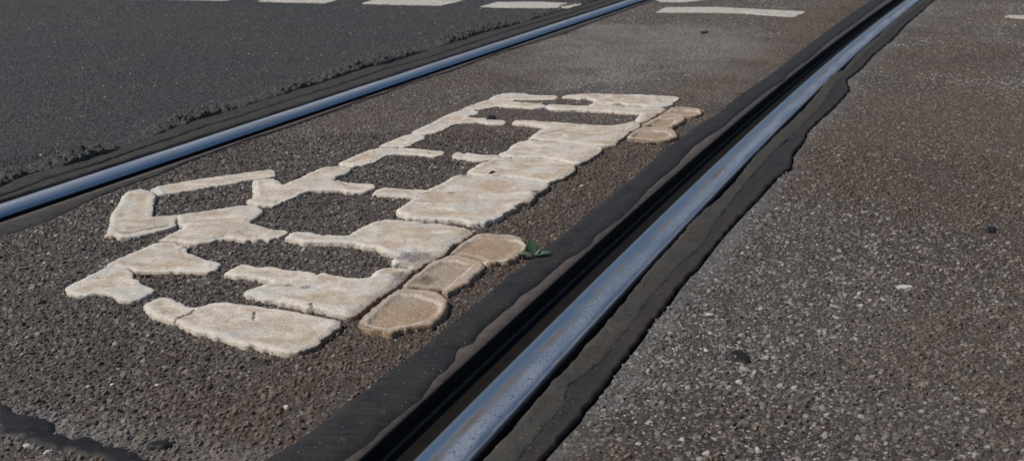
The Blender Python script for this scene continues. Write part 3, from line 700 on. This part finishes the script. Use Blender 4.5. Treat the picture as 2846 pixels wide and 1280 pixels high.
SL = [
 ('pantograph', "A 1030,350 1110,310 1250,285 1500,240 1800,195 B 0,180 100,165 250,145 400,128 435,140 458,170 450,200 380,218 250,238 130,248 0,278 A 1700,310 1500,345 1300,375 1150,395 1090,380", .006, g_low(.15), ()),
 ('pantograph', "A 870,358 960,352 1040,375 1095,398 1100,420 1085,500 1070,600 1060,650 1230,635 1316,628 1326,745 1250,775 1120,810 950,850 800,875 700,878 650,850 545,850 580,790 600,700 610,620 690,520 730,430 780,385", .009, g_low(.2), ()),
 ('pantograph', "A 1322,628 1500,600 1800,550 2010,513 B 170,516 250,530 325,575 320,600 250,650 170,705 290,745 450,785 570,788 583,815 550,840 440,870 370,905 330,880 240,900 180,890 110,905 0,885 A 1850,880 1750,890 1650,920 1560,940 1470,946 1420,942 1330,904 1120,908 1200,860 1300,810 1400,750 1332,745", .007, g_low(.1), ()),
 ('roof_panel', "C 1100,145 1330,142 1400,178 1470,182 1450,210 1430,255 1550,295 1650,335 1760,355 1810,375 1770,430 1650,470 1500,465 1350,465 1240,460 1120,465 1000,462 900,465 862,468 852,430 780,414 640,406 568,406 572,380 700,310 900,230 1000,185", .007, g_low(.15), ()),
 ('roof_panel', "C 562,413 640,413 780,420 848,437 860,480 850,520 920,550 960,590 1040,620 1088,655 1075,690 980,740 900,765 830,778 700,770 650,720 560,700 470,690 400,710 330,715 260,725 200,710 160,690 110,655 130,625 200,580 350,510 450,460", .006, g_low(.05), ()),
 ('front_panel', "D 190,450 240,410 330,370 400,355 500,362 540,395 600,420 640,450 732,470 800,455 900,425 990,405 1070,410 1250,440 1500,465 1800,510 2000,550 2180,580 2290,605 2315,635 2312,695 2200,760 2110,830 2080,880 1920,935 1830,975 1700,970 1580,940 1500,925 1400,880 1300,890 1230,870 1100,830 1060,800 960,790 850,750 740,735 620,680 513,622 495,618 400,590 310,575 260,530 215,490", .009, g_rail(.3, .03), ()),
 ('body_panel', "D 1060,95 1130,50 1230,10 1300,0 1370,20 1420,35 1550,30 1710,60 1850,70 2040,100 E 515,660 530,645 600,640 700,665 850,690 960,705 1040,700 1080,665 1120,625 1200,595 1280,583 1420,590 1500,605 1540,630 1515,668 1465,718 1415,768 1395,790 1275,865 1145,955 1015,1045 930,1098 870,1122 780,1105 680,1080 600,1060 500,1035 D 1930,490 1850,455 1700,430 1580,395 1480,395 1430,385 1390,355 1330,350 1240,320 1290,290 1400,245 1500,210 1560,190 1480,175 1400,155 1320,140 1200,135 1110,125 1065,115", .009, g_rail(.55, .03), ((802, 790, .008), (848, 798, .010), (1110, 768, .02))),
 ('body_panel', "E 155,260 200,225 300,195 420,205 560,235 700,240 830,245 900,200 980,150 1060,115 1130,85 1250,65 1400,70 1600,90 1660,110 1850,118 2000,140 2100,160 2170,180 2190,200 2190,228 2150,262 2060,320 1985,335 1915,420 1895,445 1780,520 1675,552 1635,590 1598,614 1520,612 1450,590 1380,570 1330,575 1300,530 1310,500 1370,460 1300,440 1220,425 1170,395 1100,370 1000,370 960,350 800,325 620,320 520,320 350,320 300,300 220,285", .010, g_rail(.6, .035), ((1150, 712, .032), (1115, 738, .014))),
 ('window_bar', "G 130,395 160,360 260,318 350,325 450,340 600,348 752,354 590,436 500,435 400,425 280,415 190,410", .006, g_low(.15), ()),
 ('body_panel', "G 762,354 850,310 920,275 980,235 1060,210 1200,210 1400,225 1550,240 1750,262 1900,275 2000,285 2035,310 2040,335 1990,370 1900,420 1870,470 1830,510 1740,520 1680,550 1700,580 1640,590 1560,620 1540,660 1480,690 1400,700 1350,735 1280,735 1180,735 1100,700 980,695 900,690 700,690 640,690 480,680 470,640 410,630 380,590 450,545 520,500 598,440", .011, g_rail(.5, .02), ((1252, 535, .008), (1488, 532, .014))),
 ('window_bar', "I 215,745 250,720 310,713 350,735 380,720 450,730 560,745 700,742 770,768 765,786 650,796 615,803 560,810 450,808 350,790 290,785 230,775", .006, g_low(.1), ()),
 ('body_panel', "I 722,745 800,710 870,650 940,620 1040,603 1200,620 1400,635 1600,650 1750,665 1830,672 1848,690 1830,720 1750,770 1700,810 1640,830 1590,856 1540,860 1400,830 1200,790 900,790 785,782", .009, g_rail(.35, .02), ()),
 ('body_panel', "I 375,935 420,905 480,865 560,835 622,810 655,803 780,793 900,797 1200,798 1400,838 1558,868 1545,884 1555,920 1500,960 1420,1010 1300,1040 1260,1055 1200,1045 1100,1030 950,1010 800,995 660,995 580,990 500,980 430,970 375,970", .009, g_rail(.55, .022), ((1360, 492, .012),)),
 ('roof_panel', "B 190,290 210,255 300,238 420,230 470,250 500,275 520,295 640,255 800,180 900,130 1000,103 1130,100 1220,105 1268,125 1240,165 1180,185 1110,210 1090,240 1050,250 1200,270 1350,285 1510,290 1530,310 1520,340 1470,355 1420,380 1300,385 1200,380 1150,360 1000,365 810,362 750,390 650,430 520,480 480,510 420,520 250,520 150,500 140,460 190,440 200,400 200,340", .007, g_low(.1), ()),
 ('roof_panel', "H 160,830 250,790 400,725 480,690 590,672 700,668 850,668 980,670 1150,690 1280,700 1300,715 1270,745 1170,765 1100,755 1000,745 850,735 740,735 690,740 620,775 540,820 450,850 350,865 310,880 270,870 170,860", .005, g_low(.0), ()),
 ('roof_panel', "H 590,655 620,630 750,580 850,535 930,518 1050,522 1095,545 1085,570 1000,600 930,640 870,658 700,658 600,664", .005, g_low(.0), ()),
 ('roof_panel', "H 940,500 1000,460 1130,410 1300,320 1400,280 1480,262 1600,258 1670,280 1640,305 1570,320 1570,338 1650,345 1740,350 1850,365 1940,372 1960,390 1940,410 1860,415 1750,410 1650,390 1560,395 1450,405 1380,420 1300,465 1200,505 1080,525 1010,510 945,508", .005, g_low(.0), ((1366, 333, .014),)),
 ('roof_panel', "I 325,248 400,215 500,180 580,155 700,153 850,158 900,175 1000,180 1130,190 1225,205 1210,230 1150,240 1080,243 950,235 800,228 700,222 640,235 540,252 500,256 340,252", .005, g_low(.0), ()),
 ('rear_panel', "I 605,140 680,100 770,80 850,77 1000,80 1050,95 1200,100 1320,100 1365,120 1330,140 1200,145 1000,145 880,150 800,150 620,147", .005, g_low(.0), ()),
 ('rear_panel', "J 240,118 300,97 500,88 700,90 1000,95 1300,110 1460,115 1510,130 1480,160 1440,185 1430,205 1390,220 1300,230 1150,230 1100,218 950,212 880,196 780,201 700,188 575,183 575,160 520,140 430,145 350,135 250,130", .006, g_low(.05), ((1831, 276, .009), (1838, 283, .006))),
 ('body_panel', "J 60,225 100,208 230,210 400,220 510,225 540,205 590,190 700,195 800,210 950,222 1150,237 1330,240 1355,260 1330,290 1250,330 1200,370 1130,395 1080,398 1018,380 1040,350 1080,310 1000,305 850,295 700,285 540,278 400,270 250,270 130,262 65,240", .007, g_rail(.6, .03), ()),
 ('body_panel', "I 865,400 910,378 1050,382 1200,395 1500,415 1700,430 1900,440 2050,420 J 1018,386 1083,403 1088,440 1050,475 980,505 915,560 850,600 830,645 740,658 I 1880,655 1750,655 1600,640 1500,625 1350,605 1200,600 1150,590 1050,590 1040,570 1080,540 1150,490 1210,460 1150,445 1050,430 950,425 880,415", .008, g_rail(.6, .035), ((1558, 375, .006),)),
]
ALLP[:] = [ground(pts(q[1]), .002) for q in SL]
for i, (nm, tx, T, gf, stn) in enumerate(SL):
    slab(nm, pts(tx), T * .85, M_paint, pict, 100 + i * 13, grime_darkf=gf, stains=stn)
WH = [
 ("F 1145,285 1210,215 1290,150 1400,95 1480,68 1560,58 1700,68 1850,85 1940,105 1990,160 2005,200 1980,240 1930,270 1890,310 1890,340 1800,370 1700,370 1600,400 1560,395 1535,368 1480,336 1400,316 1300,296 1200,286", "F 1215,240 1270,190 1400,110 1550,80 1900,108 1960,160 1950,200 1850,285 1700,315 1550,318 1450,295 1300,268", .009, 'wheel', ()),
 ("F 1100,312 1150,298 1250,303 1370,323 1480,353 1540,383 1550,420 1520,470 1440,530 1380,600 1280,640 1200,690 1130,722 1100,700 1062,663 900,656 760,646 645,641 645,620 720,545 830,475 900,405 960,355", "F 705,600 820,480 950,400 1080,328 1200,322 1400,362 1330,430 1250,500 1180,560 1090,622 1000,625 850,605", .009, 'bogie_frame', ((1188, 771, .02), (1150, 796, .012), (1200, 800, .01))),
 ("F 170,1010 200,960 280,900 350,840 430,780 500,730 600,668 700,662 900,672 1020,694 1100,732 1155,790 1165,840 1150,900 1080,980 1000,1050 900,1080 800,1090 700,1105 600,1120 570,1155 480,1150 400,1120 280,1120 220,1080 180,1040", "F 280,980 350,900 430,830 550,720 650,690 800,695 920,740 1030,780 1060,830 1030,880 900,950 750,1010 600,1030 450,1040 320,1020", .009, 'wheel', ()),
 ("J 1342,290 1400,245 1500,237 1600,240 1720,250 1755,275 1750,310 1700,335 1620,345 1570,338 1450,312 1360,312", "J 1385,290 1430,257 1550,252 1700,267 1720,290 1650,303 1500,306", .007, 'wheel', ()),
 ("J 1112,430 1180,390 1270,347 1330,320 1450,317 1540,327 1580,350 1570,390 1500,430 1430,470 1380,465 1280,446 1200,441 1112,448", "J 1190,405 1300,350 1450,345 1440,380 1380,418 1300,423 1200,423", .008, 'bogie_frame', ((1875, 332, .008),)),
 ("J 922,565 980,512 1035,478 1120,459 1250,454 1380,469 1460,495 1488,540 1480,570 1400,600 1280,615 1150,605 1050,595 960,590", "J 980,550 1050,492 1200,472 1360,482 1410,520 1350,548 1200,553 1050,553", .008, 'wheel', ()),
]
for i, (tx, rx, T, nm, stn) in enumerate(WH):
    slab(nm, pts(tx), T * .9, M_wheel, pict, 500 + i * 19, recess=pts(rx), rdep=.0028, grime_darkf=g_wheel, stains=stn)
# rust-stained bedding that fills the joint between wheels and body
for tx in ("E 2185,235 2060,322 1920,428 1780,528 1640,600 1540,640 1410,790 1290,880 1440,880 1700,600 1900,480 2150,300",
           "J 1350,270 1230,350 1100,405 1090,450 1180,440 1300,350 1400,260"):
    slab('joint_filler', pts(tx), .0045, M_wheel, pict, 900, grime_darkf=lambda V, d, z: .75 + 0 * d, jag=.001)

# crossing marks, each a bar of its own
CM = [
 ([(-60,-1),(-45,-9),(60,-9),(35,1.5)], 'white crossing bar at the very top left corner'),
 ([(322,0.8),(340,-8),(470,-8),(425,1.6)], 'thin white crossing bar second from the left along the top'),
 ([(462,1.5),(485,-6),(700,-6),(632,4.5),(540,3)], 'white crossing bar third from the left along the top'),
 ([(715.5,6.5),(748,-3),(925,-2),(936,4),(911,12),(800,10)], 'white crossing bar with ragged right end, fourth from the left'),
 ([(1004,13.5),(1038,3.3),(1160,2.5),(1290,4.7),(1228,18.6),(1100,16)], 'white crossing bar split by a fine crack, on the dark road'),
 ([(1333.5,22),(1383,9),(1500,8.7),(1622,14.7),(1582,26),(1400,24.5)], 'white crossing bar touching the crumbling road edge by the rail'),
 ([(1822,35),(1850,21),(1994,20),(2242,33),(2207,48),(2162,45),(2053,36.7),(1889,35)], 'long cream crossing bar between the two rails, ahead of the pale scuffed patch'),
 ([(1812,-6),(1837,6),(1907,6),(1980,-2),(2060,-10),(1850,-12)], 'cream crossing bar cut by the top edge, just beyond the far rail'),
 ([(2789,48),(2804,42.5),(2960,44),(2940,53),(2850,52.5)], 'white crossing bar at the right edge of the side pavement'),
]
for i, (pp, lab) in enumerate(CM):
    c = ground([np.mean(pp, 0)])[0]; e = bpy.data.objects.new('tmp', None); e.location = (c[0], c[1], .0045 if i < 6 else 0)
    zc = e.location.z
    e.location = (c[0], c[1], 0)
    o = slab('crossing_bar', pp, .0035, M_cross, e, 1200 + i * 7, step=.012, jag=.004, rim=0)
    o.parent = None; o.location = (c[0], c[1], zc)
    tag(o, lab, 'crossing mark', 'white crossing bars beyond the tram picture')

# ------------------------------------------------------------ tar patch bottom left
def blob(name, poly_px, T, mat, label, cat, seed, group=None, step=.004, jag=.002, z0=0.0, dome=.02):
    P = ground(poly_px, 0); c = P.mean(0)
    e = bpy.data.objects.new('tmp', None); e.location = (c[0], c[1], 0)
    P = resample(P, step); P = (np.roll(P, 1, 0) + 2 * P + np.roll(P, -1, 0)) / 4
    P = P + (np.c_[fbm(P[:, 0] * 150, P[:, 1] * 150, seed, 3), fbm(P[:, 0] * 150, P[:, 1] * 150, seed + 1, 3)] - .5) * 2 * jag
    lo = P.min(0); hi = P.max(0)
    g = np.stack(np.meshgrid(np.arange(lo[0], hi[0], step), np.arange(lo[1], hi[1], step)), -1).reshape(-1, 2)
    g += rng.uniform(-.25, .25, g.shape) * step
    g = g[inside(g, P)]; g = g[seg_dist(g, P) > step * .5]
    n = len(P)
    vs, es, fs, *_ = geometry.delaunay_2d_cdt([Vector(p) for p in np.r_[P, g]], [(i, (i + 1) % n) for i in range(n)], [], 1, 1e-7)
    V = np.array([tuple(v) for v in vs]); Fc = np.array([tuple(f) for f in fs if len(f) == 3])
    d = seg_dist(V, P); z = z0 + T * np.sqrt(np.clip(d / dome, 0, 1)) + sstep(0, .003, d) * (fbm(V[:, 0] * 80, V[:, 1] * 80, seed + 4, 3) - .5) * T * .7 - .001
    a_, b_, c_ = V[Fc[:, 0]], V[Fc[:, 1]], V[Fc[:, 2]]
    cr = (b_[:, 0] - a_[:, 0]) * (c_[:, 1] - a_[:, 1]) - (b_[:, 1] - a_[:, 1]) * (c_[:, 0] - a_[:, 0])
    Fc[cr < 0] = Fc[cr < 0][:, ::-1]
    me = mesh_np(name, local(np.c_[V, z], e), [Fc], [mat], True, None, {'rust': d * 0})
    o = link(name, me); o.location = e.location
    return tag(o, label, cat, group)
def pz(o, sc, L): return [(o[0] + x / sc, o[1] + y / sc) for x, y in L]
blob('tar_patch', pz((0, 1040), 4.2933, [(-80,345),(30,352),(100,370),(160,410),(190,460),(260,480),(420,500),(550,525),(600,570),(690,620),(690,700),(760,745),(850,775),(980,765),(1080,745),(1180,780),(1260,860),(1420,850),(1560,900),(1700,980),(1800,1005),(1750,1080),(1400,1100),(1100,1010),(880,960),(700,895),(620,895),(450,880),(350,850),(280,810),(150,765),(20,750),(10,760),(-20,700),(-60,640),(-80,620)]), .0048, M_tar, 'lumpy flow of smooth black tar at the bottom left corner', 'tar patch', 1300, jag=.006, dome=.006)
BL = [
 ([(712,1004),(745,995),(762,1003),(748,1018),(718,1016)], 'flat black tar spot just below the big front slab'),
 ([(2026,982),(2038,972),(2052,976),(2080,988),(2090,1004),(2072,1014),(2050,1006),(2030,1004)], 'square black asphalt lump alone on the lower right pavement'),
 ([(2735,640),(2750,632),(2772,638),(2768,648),(2740,648)], 'small black asphalt lump near the right edge, halfway up'),
 ([(1354,331),(1368,327),(1378,331),(1376,338),(1352,339)], 'black tar crumb lying on the upper roof line of the tram picture'),
 ([(1365,488),(1380,487),(1372,497),(1352,497)], 'black tar crumb on the near edge of a white body panel'),
 ([(1130,602),(1160,598),(1164,615),(1156,620),(1118,618)], 'grey tar flake sticking to the near side of the large body panel'),
 ([(1800,394),(1820,394),(1828,400),(1815,406),(1802,403)], 'dark flake under the near rim of the farther front wheel'),
 ([(1945,90),(1970,88),(1968,93),(1948,96)], 'small dark streaked chip beside the pale scuffed patch'),
 ([(405,1240),(440,1228),(475,1226),(480,1245),(450,1256),(415,1252)], 'black tar lump to the right of the tar flow at the bottom'),
 ([(255,1175),(285,1168),(275,1180),(250,1184)], 'little black tar lump above the tar flow'),
]
for i, (pp, lab) in enumerate(BL):
    onslab = i in (3, 4)
    blob('tar_lump', pp, .0035 + .0012 * (i % 3), M_tar if i != 5 else M_infill, lab, 'tar lump', 1400 + i * 9, 'loose tar and asphalt lumps', step=.002, jag=.0035, z0=.006 if onslab else 0, dome=.003)

# white paint scrap on the right pavement
e = bpy.data.objects.new('tmp', None); c = ground([(2514, 796)])[0]; e.location = (c[0], c[1], 0)
o = slab('paint_scrap', [(2487,792),(2500,789),(2538,790),(2540,796),(2520,800),(2495,800)], .0022, M_cross, e, 1600, step=.003, jag=.003)
o.parent = None; o.location = e.location; tag(o, 'small cracked scrap of white paint on the right pavement', 'paint scrap')

# ------------------------------------------------------------ loose pebbles
M_peb = simple('pale_stone', (.62, .53, .50), .5, 0, 300, .2)
M_pebt = simple('tan_stone', (.30, .22, .15), .6, 0, 300, .3)
def pebble(px, size, label, mat, asp=(1, .75, .6), rot=0, z=0.0):
    r = random.Random(int(px[0]))
    import bmesh
    bm = bmesh.new(); bmesh.ops.create_icosphere(bm, subdivisions=3, radius=1)
    off = Vector((r.random() * 9, r.random() * 9, 0))
    for v in bm.verts:
        k = 1 + .28 * mnoise.noise(v.co * 1.3 + off) + .1 * mnoise.noise(v.co * 3.5 + off)
        v.co = Vector((v.co.x * asp[0], v.co.y * asp[1], v.co.z * asp[2])) * k * size
    for f in bm.faces: f.smooth = True
    me = bpy.data.meshes.new('pebble'); bm.to_mesh(me); bm.free(); me.materials.append(mat)
    o = link('pebble', me); c = ground([px])[0]; o.location = (c[0], c[1], z + size * asp[2] * .55); o.rotation_euler = (0, 0, rot)
    return tag(o, label, 'pebble', 'loose pale pebbles on the lane')
for a_ in [
 ((1618, 520), .0042, 'white pebble with a brown tail, right of the white body panels', M_peb, (1, .8, .7), .3),
 ((1595, 528), .0022, 'small white pebble just left of the brown tailed one', M_peb),
 ((313, 1070), .0027, 'small white pebble on dark chippings at the lower left', M_peb),
 ((437, 1072), .003, 'white pebble in the lower left, right of another white one', M_peb),
 ((797, 1137), .0035, 'white pebble close to the thick bitumen strip at the bottom', M_peb, (1, .8, 1.0)),
 ((76, 1241), .0038, 'round white pebble on the near side of the tar flow', M_peb),
 ((133, 1258), .004, 'long white pebble below the tar flow', M_peb, (1.2, .6, .5), .8),
 ((1094, 556), .0028, 'white pebble right under the window bar', M_peb),
 ((1064, 588), .0022, 'tiny white pebble left of the large body panel', M_peb),
 ((1434, 587), .0040, 'tan pebble beside the brown edge of the large body panel', M_pebt),
 ((1506, 556), .0032, 'smaller tan pebble to the right of the large body panel', M_pebt),
 ((1318, 645), .0035, 'white paint crumb at the tip between panel and rear wheel', M_peb, (1, .6, .5), -.6),
 ((1974, 877), .0042, 'pale flat pebble on the side pavement by the bitumen', M_peb, (1.1, .7, .5), 0),
 ((1963, 976), .003, 'white square pebble on the lower right pavement', M_peb),
 ((1712, 408), .004, 'white crumb at the lower corner of the rear body panel', M_peb, (1, .6, .5), 0),
 ((206, 82), .004, 'lone pale stone on the dark road at the upper left', M_peb),
 ((885, 74), .005, 'pale stone on the dark road under the crossing bars', M_peb, (1, .6, .5), 0),
 ((194, 263), .004, 'white stone on the dark road at middle left', M_peb, (1, .7, .4), 0),
]: pebble(*a_)

# ------------------------------------------------------------ green weed
def leafmat():
    m, t, b = new_mat('leaf_green'); n = N(t)
    tc = n.attr('u'); f = n.noise(n.pos(), 180, 3, .6)
    col = n.mix(n.mr(f, .3, .7), (.07, .125, .07), (.12, .185, .105))
    col = n.mix(n.mr(n.math('ABSOLUTE', tc), .14, .02, 0, .6), col, (.13, .20, .11))
    n.l(col, b.inputs['Base Color']); b.inputs['Roughness'].default_value = .5
    b.inputs['Subsurface Weight'].default_value = .1; b.inputs['Subsurface Radius'].default_value = (.003, .003, .001)
    return m
M_leaf = leafmat()
def leaf_mesh(L, W, curl, lift, yaw, z0):
    V = []; U = []; n, k = 14, 7
    for i in range(n):
        a = i / (n - 1); wd = W * math.sin(math.pi * min(1, a * .92 + .06)) ** .8 * (1 - .25 * a) * (.35 + .65 * sstep(0, .3, a))
        for j in range(k):
            u = j / (k - 1) * 2 - 1
            x = L * a * math.cos(lift * (1 - curl * a)); zz = z0 + L * a * math.sin(lift) - curl * L * a * a * .5 + abs(u) * wd * .22
            y = u * wd + .0006 * math.sin(a * 9)
            V.append((x * math.cos(yaw) - y * math.sin(yaw), x * math.sin(yaw) + y * math.cos(yaw), zz)); U.append(u)
    V = np.array(V); f = grid_faces(n, k)
    V2 = V.copy(); V2[:, 2] -= .0003
    return mesh_np('leaf', np.r_[V, V2], [f[:, ::-1], f + len(V)], [M_leaf], True, None, {'u': np.r_[U, U]})
def weed(px, sc, specs, label):
    c = ground([px])[0]; root = empty('weed', (c[0], c[1], 0)); tag(root, label, 'weed')
    for (L, W, curl, lift, yaw) in specs:
        link('leaf', leaf_mesh(L * sc, W * sc, curl, rad(lift), rad(yaw), .004 * sc), root)
    # stem
    th = np.linspace(0, 2 * math.pi, 9)[:-1]; V = []
    for z, r in ((-.002, .0009), (.003, .001), (.008 * sc, .0008)):
        V += [(r * math.cos(q), r * math.sin(q), z) for q in th]
    f = [(i * 8 + j, i * 8 + (j + 1) % 8, (i + 1) * 8 + (j + 1) % 8, (i + 1) * 8 + j) for i in range(2) for j in range(8)]
    link('stem', mesh_np('stem', V, [np.array(f)], [M_leaf], True, None, {'u': np.ones(24)}), root)
weed((1483, 718), 1.0, [(.024, .0078, .5, 24, 186), (.027, .0068, .35, 20, 10), (.027, .0085, .1, 68, 112), (.016, .0060, .3, 48, 60), (.013, .0045, .4, 34, 318), (.012, .004, .3, 32, 240)],
     'small green seedling with six oval leaves beside the near rear wheel')
weed((2063, 262), .55, [(.022, .004, .6, 35, a0) for a0 in (10, 75, 140, 200, 265, 320)],
     'tiny dark green tuft at the bitumen edge beyond the tram picture')

S.render.engine = 'CYCLES'
